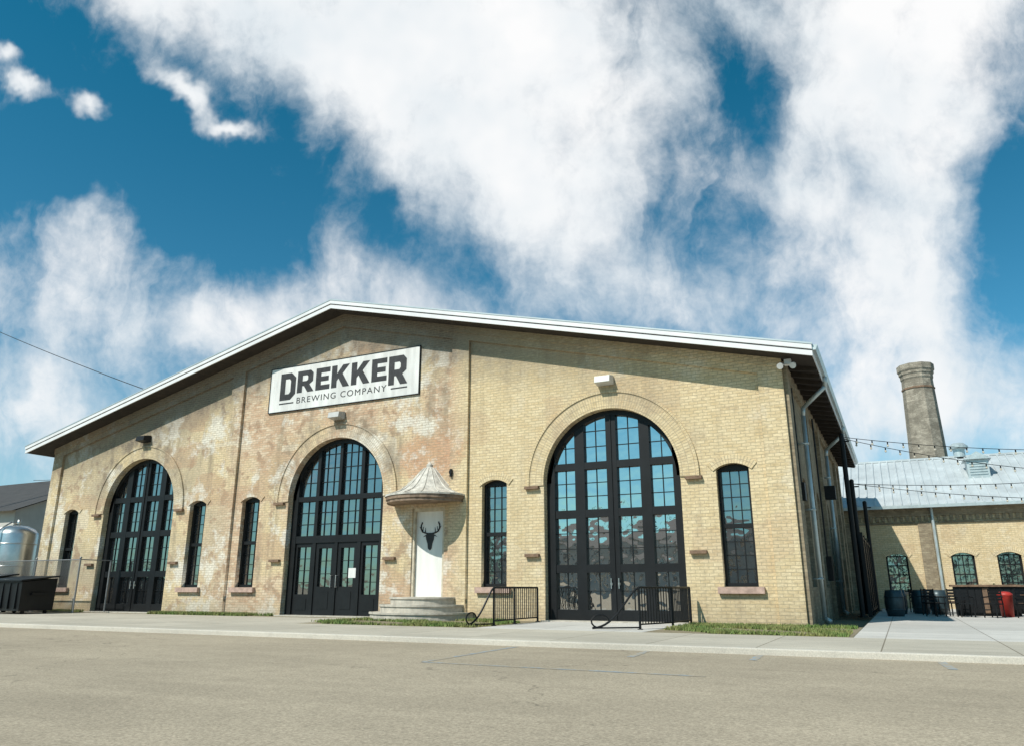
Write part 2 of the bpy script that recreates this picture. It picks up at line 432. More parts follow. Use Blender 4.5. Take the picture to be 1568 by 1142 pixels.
mb.lathe((NC,0,0),[(CR+.07,3.93),(CR+.07,3.985),(1.25,4.05),(.98,4.17),(.72,4.38),(.5,4.62),(.33,4.82),(.2,4.95),(.12,5.0),(.12,5.08),(.0,5.2)],math.pi,2*math.pi,24)
for i in range(9):
    a=math.pi+math.pi*i/8
    P=[Vector((NC+r*math.cos(a),r*math.sin(a),z+.012)) for r,z in((CR+.06,3.985),(1.25,4.05),(.98,4.17),(.72,4.38),(.5,4.62),(.33,4.82),(.2,4.95))]
    mb.tube(P,.018,5)
mb.done('canopy_roof',M_canopy,B)
mb=MB()
mb.lathe((NC,0,0),[(0,3.76),(CR-.02,3.76),(CR,3.72),(CR,3.80),(CR+.04,3.82),(CR+.04,3.93),(CR+.07,3.93)],math.pi,2*math.pi,24)
mb.done('canopy_rim',simple('canopy_rim_paint',(.23,.16,.11),.7,0,.35,5),B)
mb=MB()
for r,z0,z1 in((1.80,-.1,.22),(1.48,.22,.45),(1.16,.45,.68)):
    n=24; vs=[];
    for z in(z0,z1):
        for i in range(n+1):
            a=math.pi+math.pi*i/n; vs.append((NC+r*math.cos(a),r*math.sin(a),z))
    fs=[(i,i+1,n+2+i,n+1+i) for i in range(n)]+[tuple(range(n+1,2*n+2))]
    mb.add(vs,fs)
mb.lathe((NC,0,0),[(1.78,.16),(1.84,.17),(1.84,.225),(1.78,.23)],math.pi,2*math.pi,24)
mb.lathe((NC,0,0),[(1.46,.39),(1.52,.40),(1.52,.455),(1.46,.46)],math.pi,2*math.pi,24)
mb.lathe((NC,0,0),[(1.14,.62),(1.20,.63),(1.20,.682),(1.14,.69)],math.pi,2*math.pi,24)
mb.box(ND[0],ND[1],-.02,.16,.6,.69)
mb.done('semicircular_steps',M_conc,B)

for i,(c,z) in enumerate(((-5.32,7.28),(-15.96,7.22),(-26.6,7.25))):
    mb=MB()
    vs=[(c-.27,-.03,z+.16),(c+.27,-.03,z+.16),(c+.27,-.03,z-.14),(c-.27,-.03,z-.14),
        (c-.25,-.36,z+.10),(c+.25,-.36,z+.10),(c+.25,-.40,z-.10),(c-.25,-.40,z-.10)]
    mb.add(vs,[(0,1,5,4),(1,2,6,5),(2,3,7,6),(3,0,4,7),(4,5,6,7),(0,3,2,1)])
    mb.box(c-.2,c+.2,-.06,.0,z-.1,z+.1)
    mb.done('wall_light_%d'%i,(M_signw,M_lamp,M_black)[i],B)
mb=MB()
mb.box(.12,.3,-.45,-.3,6.98,7.14)
for dx,dy in((.05,-.6),(.38,-.52)):
    mb.cyl((.21,-.38,7.02),(dx,dy,6.95),.02,6); mb.cyl((dx,dy+.05,6.98),(dx-.02,dy-.12,6.88),.05,10,r1=.09)
mb.done('corner_floodlights',M_signw,B)

# roof
YF=-.9; YB=20.9
mb=MB()
for xa,xb in((XL,PK),(PK,XR)):
    mb.prism([(xa,zr(xa)-.30),(xb,zr(xb)-.30),(xb,zr(xb)-.02),(xa,zr(xa)-.02)],YF,YB)
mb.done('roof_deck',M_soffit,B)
mb=MB()
for xa,xb in((XL-.04,PK),(PK,XR+.04)):
    mb.prism([(xa,zr(xa)-.016),(xb,zr(xb)-.016),(xb,zr(xb)+.03),(xa,zr(xa)+.03)],YF-.09,YB+.05)
mb.done('metal_roofing',M_roof,B)
mb=MB()
for xa,xb in((XL-.02,PK),(PK,XR+.02)):
    mb.prism([(xa,zr(xa)-.15),(xb,zr(xb)-.15),(xb,zr(xb)-.018),(xa,zr(xa)-.018)],YF-.075,YF-.002)
    mb.prism([(xa,zr(xa)-.33),(xb,zr(xb)-.33),(xb,zr(xb)-.19),(xa,zr(xa)-.19)],YF-.045,YF-.002)
mb.box(XR+.001,XR+.022,YF,YB,zr(XR)-.31,zr(XR)-.02)
mb.box(XL-.022,XL-.001,YF,YB,zr(XL)-.31,zr(XL)-.02)
mb.done('white_fascia',M_white,B)
mb=MB()
for xa,xb in((XL-.02,PK),(PK,XR+.02)):
    mb.prism([(xa,zr(xa)-.19),(xb,zr(xb)-.19),(xb,zr(xb)-.15),(xa,zr(xa)-.15)],YF-.02,YF-.002)
mb.done('fascia_shadow_gap',M_gapshade,B)  # gray strip paints in the shade line between the two fascia boards
mb=MB()
zg=zr(XR)
mb.prism([(XR+.023,zg-.17),(XR+.11,zg-.17),(XR+.16,zg-.05),(XR+.16,zg-.03),(XR+.023,zg-.03)],YF-.02,YB)
mb.done('gutter',M_pipe,B)
mb=MB()
y=0.5
while y<YB-.3:
    xa,xb=.02,XR-.02
    mb.prism([(xa,zs(xa)-.16),(xb,zs(xb)-.10),(xb,zs(xb)-.003),(xa,zs(xa)-.003)],y,y+.09)
    y+=.8
mb.done('rafter_tails',M_soffit,B)
sw=[3.0,7.2,11.4,15.6]
lps=[[(.5,-.3),(20,-.3),(20,zs(0)+.02),(.5,zs(0)+.02)]]
for w in sw: lps.append(arch(w,.7,1.0,4.0,.25,10))
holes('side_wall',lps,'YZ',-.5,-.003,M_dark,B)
mb=MB()
for y in(.0,4.75,8.95,13.15,17.3,19.4):
    mb.box(-.05,.12,y+.002,y+.65,-.3,zs(0)-.05)
mb.box(-.05,.10,.66,19.9,zs(0)-.5,zs(0)-.08)
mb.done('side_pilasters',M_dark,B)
fr=MB(); gl=MB()
for w in sw:
    lp=arch(w,.7,1.0,4.0,.25,10); gl.add([(-.25,p[0],p[1]) for p in lp],[tuple(range(len(lp)))])
    for ya,yb in((w-.699,w-.6),(w+.6,w+.699),(w-.04,w+.04)): fr.box(-.26,-.16,ya,yb,1.0,4.08)
    for z in(1.0,1.75,2.5,3.25,4.0): fr.box(-.255,-.17,w-.6,w+.6,z,z+.07)
fr.done('side_window_frames',M_black,B); gl.done('side_window_panes',M_glass,B)
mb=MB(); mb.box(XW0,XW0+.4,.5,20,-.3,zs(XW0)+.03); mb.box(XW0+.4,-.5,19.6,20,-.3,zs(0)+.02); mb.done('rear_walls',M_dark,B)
mb=MB()
for y in(2.4,10.6):
    mb.tube([(XR+.08,y-.3,zg-.17),(XR+.06,y-.25,zg-.45),(.25,y,zg-1.0),(.22,y,zg-1.25),(.22,y,.12),(.38,y-.1,.04)],.065,10)
    for z in(1.2,3.2,5.2): mb.box(.0,.3,y-.08,y+.08,z,z+.05)
mb.done('downspouts',M_pipe,B,True)
mb=MB()
mb.box(.0,.16,1.2,1.6,3.4,3.9); mb.cyl((.06,1.4,3.9),(.06,1.4,6.9),.025,6); mb.box(.12,.3,6.2,6.7,1.2,2.0); mb.cyl((.16,6.4,2.0),(.16,6.4,6.8),.03,6)
mb.box(.12,.5,8.95,9.3,4.2,4.7); mb.cyl((-10.9,-.15,4.6),(-10.9,-.15,4.85),.05,8); mb.box(-10.95,-10.85,-.2,-.11,4.7,4.8)
mb.done('conduits_and_boxes',M_black,B)

# ------------------------------------------------------------------ sign
S=root('brewery_sign')
SX0,SX1,SZ0,SZ1=-19.54,-12.40,7.70,9.47
mb=MB(); mb.box(SX0,SX1,-.05,-.0,SZ0,SZ1); mb.done('sign_board',M_signw,S)
mb=MB()
for a in((SX0-.03,SX1+.03,SZ0-.03,SZ0),(SX0-.03,SX1+.03,SZ1,SZ1+.03),(SX0-.03,SX0,SZ0,SZ1),(SX1,SX1+.03,SZ0,SZ1)): mb.box(a[0],a[1],-.065,-.0,a[2],a[3])
mb.done('sign_frame',M_black,S)
LET={'D':(.80,[[(0,0),(.55,0),(.8,.2),(.8,.8),(.55,1),(0,1)],[(.26,.22),(.46,.22),(.54,.3),(.54,.7),(.46,.78),(.26,.78)]]),
'R':(.86,[[(0,0),(.26,0),(.26,.3),(.34,.3),(.54,0),(.86,0),(.62,.35),(.8,.48),(.8,.86),(.66,1),(0,1)],[(.26,.52),(.48,.52),(.54,.58),(.54,.72),(.48,.78),(.26,.78)]]),
'E':(.70,[[(0,0),(.7,0),(.7,.22),(.26,.22),(.26,.39),(.64,.39),(.64,.61),(.26,.61),(.26,.78),(.7,.78),(.7,1),(0,1)]]),
'K':(.88,[[(0,0),(.26,0),(.26,.30),(.34,.41),(.57,0),(.88,0),(.53,.60),(.86,1),(.54,1),(.26,.62),(.26,1),(0,1)]])}
word='DREKKER'; x=-19.02; tot=sum(LET[c][0] for c in word)+.085*6; k=6.12/tot
for i,ch in enumerate(word):
    w,lp=LET[ch]; tall=i in(0,6); h=1.10 if tall else .88; zt=9.24
    lps=[[(x+p[0]*k,zt-h+p[1]*h) for p in l] for l in lp]
    holes('letter_%d'%i,lps,'XZ',-.056,-.045,M_signk,S); x+=(w+.085)*k
cu=bpy.data.curves.new('t','FONT'); cu.body='BREWING COMPANY'; cu.size=.34; cu.offset=0; cu.extrude=.003; cu.space_character=1.2
me=curve_mesh(cu,lambda c:c)
xs=[v.co.x for v in me.vertices]; x0,x1=min(xs),max(xs); sc=4.3/(x1-x0)
for v in me.vertices: v.co=(-18.12+(v.co.x-x0)*sc,-.053-v.co.z,7.95+v.co.y)
link('sign_small_lettering',me,M_signk,S)
mb=MB()
mb.box(-19.02,-18.28,-.056,-.045,7.98,8.03); mb.box(-13.62,-12.9,-.056,-.045,7.98,8.03); mb.done('sign_rules',M_signk,S)

# ------------------------------------------------------------------ railings
def railing(name,pts,scroll):
    R=root(name); mb=MB(); H=.98
    for a,b in zip(pts[:-1],pts[1:]):
        a=Vector(a);b=Vector(b); L=(b-a).length; d=(b-a)/L
        mb.cyl(a+Vector((0,0,H)),b+Vector((0,0,H)),.028,8); mb.cyl(a+Vector((0,0,.12)),b+Vector((0,0,.12)),.02,6)
        n=int(L/.125)
        for i in range(1,n): p=a+d*(L*i/n); mb.cyl(p+Vector((0,0,.12)),p+Vector((0,0,H)),.014,5)
    for p in pts:
        p=Vector(p); mb.cyl(p,p+Vector((0,0,H)),.032,8); mb.cyl(p,p+Vector((0,0,.02)),.07,10)
    e=Vector(pts[-1]); s=Vector(scroll)
    P=[e+Vector((0,0,H))]
    for i in range(1,17):
        t=i/16; P.append(e+s*(.35*math.sin(math.pi*t*.5)+.75*t**2.2)+Vector((0,0,H*(.5+.5*math.cos(math.pi*t))*.93+.05)))
    mb.tube(P,.026,8)
    c=e+s*.92
    P=[c+s*(.2*math.cos(a))+Vector((0,0,.20+.15*math.sin(a))) for a in [math.radians(-90+i*24) for i in range(12)]]
    mb.tube(P,.02,6)
    mb.cyl(e+Vector((0,0,.05)),e+s*1.1+Vector((0,0,.05)),.02,6)
    mb.done('bars',M_black,R)
railing('handrail',[(-7.62,-.35,0),(-7.62,-1.9,0),(-7.55,-3.3,0)],(-.3,-.8,0))
railing('handrail',[(-2.98,-.35,0),(-3.05,-2.0,0),(-3.45,-3.5,0)],(-.85,-.7,0))

# ------------------------------------------------------------------ ground
def sheet(name,x0,x1,y0,y1,z,mat):
    me=bpy.data.meshes.new(name); me.from_pydata([(x0,y0,z),(x1,y0,z),(x1,y1,z),(x0,y1,z)],[],[(0,1,2,3)]); return link(name,me,mat)
def groundmat(name,base,var=.15,speck=.12,cracks=False,joints=False):
    m,T,b=newmat(name)
    pos=T.n('ShaderNodeNewGeometry').outputs['Position']
    f,_=T.noise(pos,.25,4,.6); f2,_=T.noise(pos,2.5,5,.7); f3,_=T.noise(pos,45,2,.8)
    st,_=T.noise(T.vm('MULTIPLY',pos,(.25,1.6,1)).outputs[0],1.1,4,.6)
    c=T.mix(T.mr(f,.35,.65),tuple(v*(1-var) for v in base),tuple(v*(1+var*.6) for v in base))
    c=T.mix(T.math('MULTIPLY',T.mr(st,.45,.7),.45),c,tuple(v*1.22 for v in base))
    c=T.mix(T.math('MULTIPLY',T.mr(f2,.52,.7),.35),c,tuple(v*.72 for v in base))
    c=T.mix(1.,c,T.gray(T.mr(f3,.3,.7,1-speck*2,1+speck*2)),'MULTIPLY')
    if cracks:
        v=T.n('ShaderNodeTexVoronoi',feature='DISTANCE_TO_EDGE'); wp,wc=T.noise(pos,.8,3,.6)
        T.put(v.inputs['Vector'],T.vm('ADD',pos,T.vm('SCALE',wc,sc=1.8).outputs[0]).outputs[0]); v.inputs['Scale'].default_value=.13
        ck=T.math('MULTIPLY',T.mr(v.outputs[0],.003,.0008),T.mr(f2,.45,.55)); c=T.mix(T.math('MULTIPLY',ck,.45),c,(.09,.08,.06))
    if joints:
        br=T.n('ShaderNodeTexBrick'); br.offset=0; T.put(br.inputs['Vector'],pos); br.inputs['Scale'].default_value=1
        br.inputs['Brick Width'].default_value=1.9; br.inputs['Row Height'].default_value=1.9; br.inputs['Mortar Size'].default_value=.012
        br.inputs['Color1'].default_value=(.86,.86,.86,1); br.inputs['Color2'].default_value=(1,1,1,1); br.inputs['Mortar'].default_value=(.45,.43,.4,1)
        c=T.mix(1.,c,br.outputs['Color'],'MULTIPLY')
    T.put(b.inputs['Base Color'],c); b.inputs['Roughness'].default_value=.95; b.inputs['Specular IOR Level'].default_value=.15
    bump(T,b,f3,.4,.006)
    return m
ASP=(.355,.30,.222)
M_asph=groundmat('sun_bleached_asphalt',ASP,.12,.18,cracks=True)
M_dirt=groundmat('dry_soil',(.23,.195,.13),.2,.15)
M_walk=groundmat('sidewalk_concrete',(.47,.43,.355),.12,.10,joints=True)
M_kerb=groundmat('kerb_concrete',(.50,.465,.40),.10,.08)
M_patio=groundmat('patio_concrete',(.54,.52,.48),.08,.06,joints=True)
sheet('ground',-900,900,-900,900,-.112,M_dirt)
sheet('parking_lot_asphalt',-120,90,-64,-7.9,-.10,M_asph)
def slab(name,x0,x1,y0,y1,z0,z1,mat):
    mb=MB(); mb.box(x0,x1,y0,y1,z0,z1); o=mb.done(name,mat)
    bv=o.modifiers.new('b','BEVEL'); bv.width=.02; bv.segments=2
    return o
slab('sidewalk',-70,60,-8.2,-4.5,-.3,0,M_walk)
slab('kerb',-70,60,-8.36,-8.204,-.3,.004,M_kerb)
slab('soil_verge',-70,1.3,-4.498,.3,-.3,-.006,M_dirt)
slab('concrete_pavement',-70,-13.4,-4.49,-.9,-.2,.0,M_walk)
slab('entrance_pad',-7.45,-3.1,-4.49,-.02,-.2,.002,M_patio)
slab('patio_pavement',1.302,60,-4.49,40,-.3,.0,M_patio)
m,T,b=newmat('worn_blue_paint'); pos=T.n('ShaderNodeNewGeometry').outputs['Position']
f,_=T.noise(pos,6,6,.75)
T.put(b.inputs['Base Color'],T.mix(T.mr(f,.47,.62),ASP,(.24,.32,.38))); b.inputs['Roughness'].default_value=.9
mb=MB()
def line(x0,y0,x1,y1,w=.1):
    d=Vector((x1-x0,y1-y0,0)).normalized(); n=Vector((-d.y,d.x,0))*w/2; a=Vector((x0,y0,-.096)); c=Vector((x1,y1,-.096))
    mb.add([a-n,c-n,c+n,a+n],[(0,1,2,3)])
line(-4.2,-11.9,0,-11.95); line(-4.2,-11.85,-4.3,-8.5); line(-1.8,-8.45,-1.7,-9.7,.12); line(0.1,-8.45,.15,-9.4,.12); line(2.7,-8.45,2.8,-9.6,.12)
mb.done('parking_markings',m)

m_gr,T,b=newmat('grass_blades'); pos=T.n('ShaderNodeNewGeometry').outputs['Position']
f,_=T.noise(pos,1.2,4,.6); T.put(b.inputs['Base Color'],T.mix(T.mr(f,.35,.65),(.24,.23,.08),(.11,.19,.04))); b.inputs['Roughness'].default_value=.8
mb=MB()
def grass(x0,x1,y0,y1,n,h=.08,thr=-.5):
    for _ in range(n):
        x=random.uniform(x0,x1); y=random.uniform(y0,y1)
        if (math.sin(x*1.7+y*2.3)+math.sin(x*.6-y*1.1+2))<thr: continue
        if (x-NC)**2+y*y<1.85**2: continue
        a=random.uniform(0,6.28); w=.02; hh=h*random.uniform(.4,1.2); dx,dy=math.cos(a)*w,math.sin(a)*w
        l=(random.uniform(-.05,.05),random.uniform(-.05,.05))
        mb.add([(x-dx,y-dy,-.01),(x+dx,y+dy,-.01),(x+l[0],y+l[1],hh)],[(0,1,2)])
grass(-13.3,-7.7,-4.3,-.1,15000); grass(-2.95,1.2,-4.3,-.1,13000)
grass(-24.2,-18.3,-.88,-.1,6000,.12,-1.2); grass(-31,-29,-.88,-.1,1500,.12,-1.5); grass(-13.7,-13.0,-4,-.1,500)
mb.done('grass_verge',m_gr)

# ------------------------------------------------------------------ right background : brick outbuilding
O=root('brick_outbuilding')
YO=22.0
ow=[-1.0,2.24,5.16,7.1,10.0,13.0,16.0,19.0]
holes('front_wall',[[(-8,-.3),(30,-.3),(30,4.95),(-8,4.95)]]+[arch(w,.5,.8,2.5,.16,10) for w in ow],'XZ',YO,YO+.4,M_brick,O)
fr=MB(); gl=MB()
for w in ow:
    lp=arch(w,.5,.8,2.5,.16,10); gl.add([(p[0],YO+.25,p[1]) for p in lp],[tuple(range(len(lp)))])
    for xa,xb in((w-.499,w-.42),(w+.42,w+.499),(w-.02,w+.02),(w-.22,w-.20),(w+.20,w+.22)): fr.box(xa,xb,YO+.16,YO+.26,.8,2.56)
    for z in(.8,1.2,1.6,2.05,2.5): fr.box(w-.42,w+.42,YO+.17,YO+.255,z,z+.05)
    ring('lintel',w,2.66-(.25+.0256)/.32,(.25+.0256)/.32,(.25+.0256)/.32+.25,.72,YO-.03,YO+.02,M_ring,O,12)
fr.done('window_frames',M_black,O); gl.done('window_panes',M_glass,O)
mb=MB()
mb.box(-8,30,YO-.10,YO-.001,4.5,4.94); mb.box(-8,30,YO-.06,YO-.001,4.12,4.22)
x=-8
while x<30: mb.box(x,x+.14,YO-.08,YO-.002,4.26,4.495); x+=.28
for x in(-.0,3.7,8.6,14): mb.box(x-.3,x+.3,YO-.07,YO-.002,-.3,4.115)
mb.done('corbel_band',M_dark,O)
mb=MB(); 
for w in ow: mb.box(w-.6,w+.6,YO-.08,YO+.2,.68,.798)
mb.done('sills',M_stone,O)
def rz(y): return 5.02+(y-21.4)*.485
mb=MB()
mb.add([(-8.5,21.4,rz(21.4)),(30.5,21.4,rz(21.4)),(30.5,28,rz(28)),(-8.5,28,rz(28)),(-8.5,34.6,rz(21.4)),(30.5,34.6,rz(21.4)),
 (-8.5,21.4,rz(21.4)-.12),(30.5,21.4,rz(21.4)-.12),(30.5,22.2,rz(21.4)-.12),(-8.5,22.2,rz(21.4)-.12)],[(0,1,2,3),(3,2,5,4),(6,7,1,0),(9,8,7,6)])
x=-8.4
while x<30.4:
    vs=[];
    for xx in(x-.035,x+.035):
        for y in(21.38,28):
            for dz in(0.002,.07): vs.append((xx,y,rz(y)+dz))
    mb.add(vs,[(0,1,3,2),(4,6,7,5),(1,5,7,3),(0,4,5,1)]); x+=.4
mb.box(-8.5,30.5,27.9,28.1,rz(28)-.02,rz(28)+.09)
mb.done('metal_roof',simple('pale_metal_roof',(.50,.54,.55),.45,.1,.12,.9),O)
mb=MB(); mb.box(-8.5,30.5,21.28,21.39,4.86,5.0); mb.cyl((4.1,21.86,0),(4.1,21.86,4.9),.07,10); mb.cyl((12,21.86,0),(12,21.86,4.9),.07,10); mb.done('gutter_and_downspouts',M_pipe,O)
mb=MB()
zb=rz(24.6)
mb.box(6.2,7.2,24.6,25.8,zb-.2,zb+1.0); mb.prism([(6.05,zb+1.0),(7.35,zb+1.0),(6.7,zb+1.4)],24.4,26)
for k in range(5): mb.box(6.3,7.1,24.56,24.6,zb+.2+k*.14,zb+.26+k*.14)
mb.lathe((6.2,28,rz(28)),[(.3,0),(.3,.45),(.5,.5),(.5,.62),(.3,.8),(0,.86)],n=16)
mb.done('roof_vents',M_pipe,O)
mb=MB(); mb.box(-8,-7.6,YO+.4,34,-.3,4.95); mb.box(29.6,30,YO+.4,34,-.3,4.95); mb.box(-8,30,34,34.4,-.3,4.95)
for xx in(-8,29.6): mb.add([(xx,22,4.9),(xx,34,4.9),(xx,28,rz(28)-.1)],[(0,1,2)])
mb.done('other_walls',M_dark,O)

C=root('brick_chimney')
mb=MB(); cx,cy=5.0,36.0
mb.lathe((cx,cy,0),[(1.5,-.2),(1.38,2),(.98,14.9),(1.03,15.0),(1.03,15.2),(1.10,15.3),(1.10,15.45),(1.17,15.55),(1.17,15.95),(.9,15.95),(.9,14)],n=10)
mb.done('stack',M_stack,C)
mb=MB(); mb.lathe((cx,cy,0),[(1.02,14.2),(1.05,14.22),(1.05,14.32),(1.02,14.35)],n=10)
mb.done('iron_bands',M_rust,C)

# ------------------------------------------------------------------ patio
def pole(x,y,h):
    P=root('string_light_pole'); mb=MB(); mb.cyl((x,y,0),(x,y,h),.085,10); mb.cyl((x,y,0),(x,y,.04),.17,12); mb.ball((x,y,h),.095); mb.box(x-.03,x+.25,y-.02,y+.02,h-.25,h-.2); mb.done('post',M_black,P)
pole(.98,8,6.4); pole(.98,12,5.2); pole(1.25,16,4.7)
pole(16,12,6.0)
def cat(mb,a,b,sag,nb,r=.012,bulb=True):
    a=Vector(a);b=Vector(b); pr=None
    for i in range(nb+1):
        t=i/nb; p=a.lerp(b,t)-Vector((0,0,sag*4*t*(1-t)))
        if pr is not None: mb.cyl(pr,p,r,5)
        if bulb and 0<i<nb: mb.cyl(p,p-Vector((0,0,.10)),.022,6); mb.ball(p-Vector((0,0,.14)),.038,1,6,4,1.2)
        pr=p
SLr=root('string_lights'); mb=MB()
cat(mb,(.98,8,6.35),(16,12,5.9),.55,30); cat(mb,(.98,8,6.3),(16,17,5.4),.7,32); cat(mb,(.98,12,5.1),(16,17,4.6),.5,30); cat(mb,(.98,12,5.1),(16,12,5.5),.5,30)
mb.done('cables_and_bulbs',[M_black,M_bulb],SLr)
F=root('patio_screen_fence'); mb=MB()
for y in(8.3,10.2,12.2,14.2,16): mb.box(1.15,1.27,y-.06,y+.06,0,2.9)
mb.box(1.17,1.25,8.3,16,.15,.25); mb.box(1.17,1.25,8.3,16,2.7,2.8)
y=8.4
while y<16: mb.box(1.19,1.23,y,y+.10,.2,2.75); y+=.14
mb.done('slats',M_black,F)
def barrel(x,y):
    Bq=root('barrel'); mb=MB()
    mb.lathe((x,y,0),[(0,0),(.27,0),(.31,.2),(.33,.45),(.31,.7),(.27,.9),(.25,.9),(.25,.87),(0,.87)],n=18)
    mb.lathe((x,y,0),[(.315,.2),(.325,.2),(.33,.26),(.318,.26)],n=18); mb.lathe((x,y,0),[(.318,.64),(.33,.64),(.325,.7),(.31,.7)],n=18)
    mb.done('staves',M_teal,Bq,True)
barrel(2.0,9.5); barrel(2.1,12.4); barrel(2.9,13.2); barrel(6.9,8.9); barrel(3.5,12.4)
def rot(x,y,a): return Matrix.Translation((x,y,0))@Matrix.Rotation(a,4,'Z')
def picnic(x,y,a):
    Q=root('picnic_table'); mb=MB(); Mx=rot(x,y,a)
    for k in range(5): mb.box(-.9,.9,-.36+k*.15,-.23+k*.15,.72,.76,0,Mx)
    for s in(-1,1):
        for k in range(2): mb.box(-.9,.9,s*.68-.13+k*.14,s*.68-.01+k*.14,.42,.46,0,Mx)
        for e in(-.65,.65):
            mb.box(e-.04,e+.04,-.8,.8,.34,.42,0,Mx) if s>0 else None
            mb.add([Mx@Vector(v) for v in((e-.04,s*.2,.72),(e+.04,s*.2,.72),(e+.04,s*.62,0),(e-.04,s*.62,0),(e-.04,s*.3,.72),(e+.04,s*.3,.72),(e+.04,s*.72,0),(e-.04,s*.72,0))],[(0,1,2,3),(7,6,5,4),(0,3,7,4),(1,5,6,2)])
    mb.done('boards',M_wood,Q)
def chair(x,y,a,mat=None):
    Q=root('patio_chair'); mb=MB(); Mx=rot(x,y,a)
    mb.box(-.24,.24,-.24,.24,.43,.47,0,Mx)
    for sx in(-.21,.21):
        mb.cyl(Mx@Vector((sx,-.21,0)),Mx@Vector((sx,-.21,.45)),.022,6); mb.cyl(Mx@Vector((sx,.24,0)),Mx@Vector((sx,.21,.95)),.022,6)
        mb.cyl(Mx@Vector((sx*1.15,-.2,.66)),Mx@Vector((sx*1.15,.22,.68)),.022,6); mb.cyl(Mx@Vector((sx*1.1,-.21,.44)),Mx@Vector((sx*1.15,-.2,.66)),.018,6)
    for k in range(4): mb.box(-.2,.2,.215,.235,.56+k*.1,.63+k*.1,0,Mx)
    mb.done('frame',mat or M_black,Q)
def bar_counter(x,y):
    Q=root('patio_bar_counter'); mb=MB()
    mb.box(x-1.1,x+1.1,y-.4,y+.4,1.02,1.09,1); mb.box(x-1.0,x+1.0,y-.28,y+.28,.02,1.018,0)
    for k in range(9): mb.box(x-1.0+k*.225,x-.8+k*.225,y-.31,y-.281,.08,.98,1 if k==4 else 0)
    mb.box(x-.9,x+.9,y-.46,y-.42,.2,.24,0)
    for k in(-.85,.85): mb.box(x+k-.02,x+k+.02,y-.44,y-.31,.2,.24,0)
    mb.done('counter',[M_black,M_wood],Q)
def can(x,y): 
    Q=root('trash_can'); mb=MB(); mb.lathe((x,y,0),[(0,0),(.19,0),(.23,.7),(.25,.72),(.25,.77),(.16,.84),(0,.86)],n=18); mb.done('body',M_red,Q,True)
bar_counter(5.0,11.4); bar_counter(7.2,14.6)
picnic(4.0,14.5,.3); picnic(7.6,12.4,-.2); picnic(9.6,13,.5); picnic(6.9,10.2,.1)
for p in((3.3,9.9,.8),(4.2,9.6,.2),(3.2,11.4,1.2),(8.5,9.4,-.4),(5.0,9.3,-.6),(5.4,12.9,2.6),(6.0,9.4,.5),(2.8,14.9,1.8),(7.6,9.0,.9),(4.0,10.6,2.9)): chair(*p)
can(5.5,10.4)
def planter(x,y,w,h):
    Q=root('planter_box'); mb=MB()
    for k in range(4): mb.box(x-w/2,x+w/2,y-.25+.001*k,y+.25-.001*k,.02+k*.13,.14+k*.13)
    mb.done('box',M_wood,Q); mb=MB()
    for _ in range(700):
        px=x+random.gauss(0,w*.25); py=y+random.gauss(0,.13); pz=.55+abs(random.gauss(0,h*.4)); s=random.uniform(.03,.07)
        d=[Vector((random.uniform(-1,1),random.uniform(-1,1),random.uniform(-1,1))).normalized()*s for _ in range(2)]; c=Vector((px,py,pz))
        mb.add([c-d[0],c+d[1],c+d[0],c-d[1]],[(0,1,2,3)])
    mb.done('shrub',M_leaf,Q)
planter(6.2,20.6,1.8,.5)

# ------------------------------------------------------------------ left : tank, fence, dumpster, shed
K=root('storage_tank'); mb=MB(); tx,ty=-34.25,-.35
mb.lathe((tx,ty,0),[(0,.35),(.75,.38),(.86,.5),(.88,.55),(.88,3.35),(.85,3.45),(.7,3.62),(.4,3.75),(0,3.8)],n=32)
for z in(.9,1.9,2.9): mb.lathe((tx,ty,0),[(.88,z),(.90,z+.01),(.90,z+.05),(.88,z+.06)],n=32)
for a in range(4):
    q=math.radians(45+90*a); mb.cyl((tx+.7*math.cos(q),ty+.7*math.sin(q),-.05),(tx+.7*math.cos(q),ty+.7*math.sin(q),.6),.05,8)
mb.tube([(tx+.2,ty-.9,.5),(tx+.2,ty-1.0,.8),(tx+.2,ty-1.0,3.5),(tx+.1,ty-.4,3.9),(tx,ty,3.8)],.035,8)
mb.cyl((tx,ty,3.75),(tx,ty,4.05),.08,8)
mb.done('shell',M_steel,K,True)
mb=MB()
for i,(dx,dz,m_) in enumerate(((0,.16,1),(-.16,0,0),(.16,0,2),(0,-.16,3))):
    q=.155; mb.prism([(tx-.35+dx-q,3.0+dz),(tx-.35+dx,3.0+dz-q),(tx-.35+dx+q,3.0+dz),(tx-.35+dx,3.0+dz+q)],ty-.93,ty-.90,m_)
mb.done('hazard_placard',[simple('placard_blue',(.03,.12,.45),.5),M_red,simple('placard_yellow',(.7,.55,.05),.5),M_signw],K)
K=root('storage_tank'); mb=MB(); tx2,ty2=-36.6,.6
mb.lathe((tx2,ty2,0),[(0,.35),(.75,.38),(.95,.55),(.95,3.3),(.7,3.6),(0,3.8)],n=32)
for a in range(4):
    q=math.radians(45+90*a); mb.cyl((tx2+.7*math.cos(q),ty2+.7*math.sin(q),-.05),(tx2+.7*math.cos(q),ty2+.7*math.sin(q),.6),.05,8)
mb.done('shell',M_steel,K,True)
Fz=root('chain_link_fence'); mb=MB(); yf=-1.5; xa,xb=-48,-27.7; H=2.1
x=xb
while x>xa: mb.cyl((x,yf,-.05),(x,yf,H+.05),.035,8); mb.ball((x,yf,H+.07),.05); x-=2.9
mb.cyl((xa,yf,H),(xb,yf,H),.022,6); mb.cyl((xa,yf,.05),(xb,yf,.05),.012,5)
mb.cyl((xb,yf,H),(xb,-.1,H),.022,6); mb.cyl((xb,-.12,0),(xb,-.12,H),.035,8)
s=.11; n=int((xb-xa)/s)
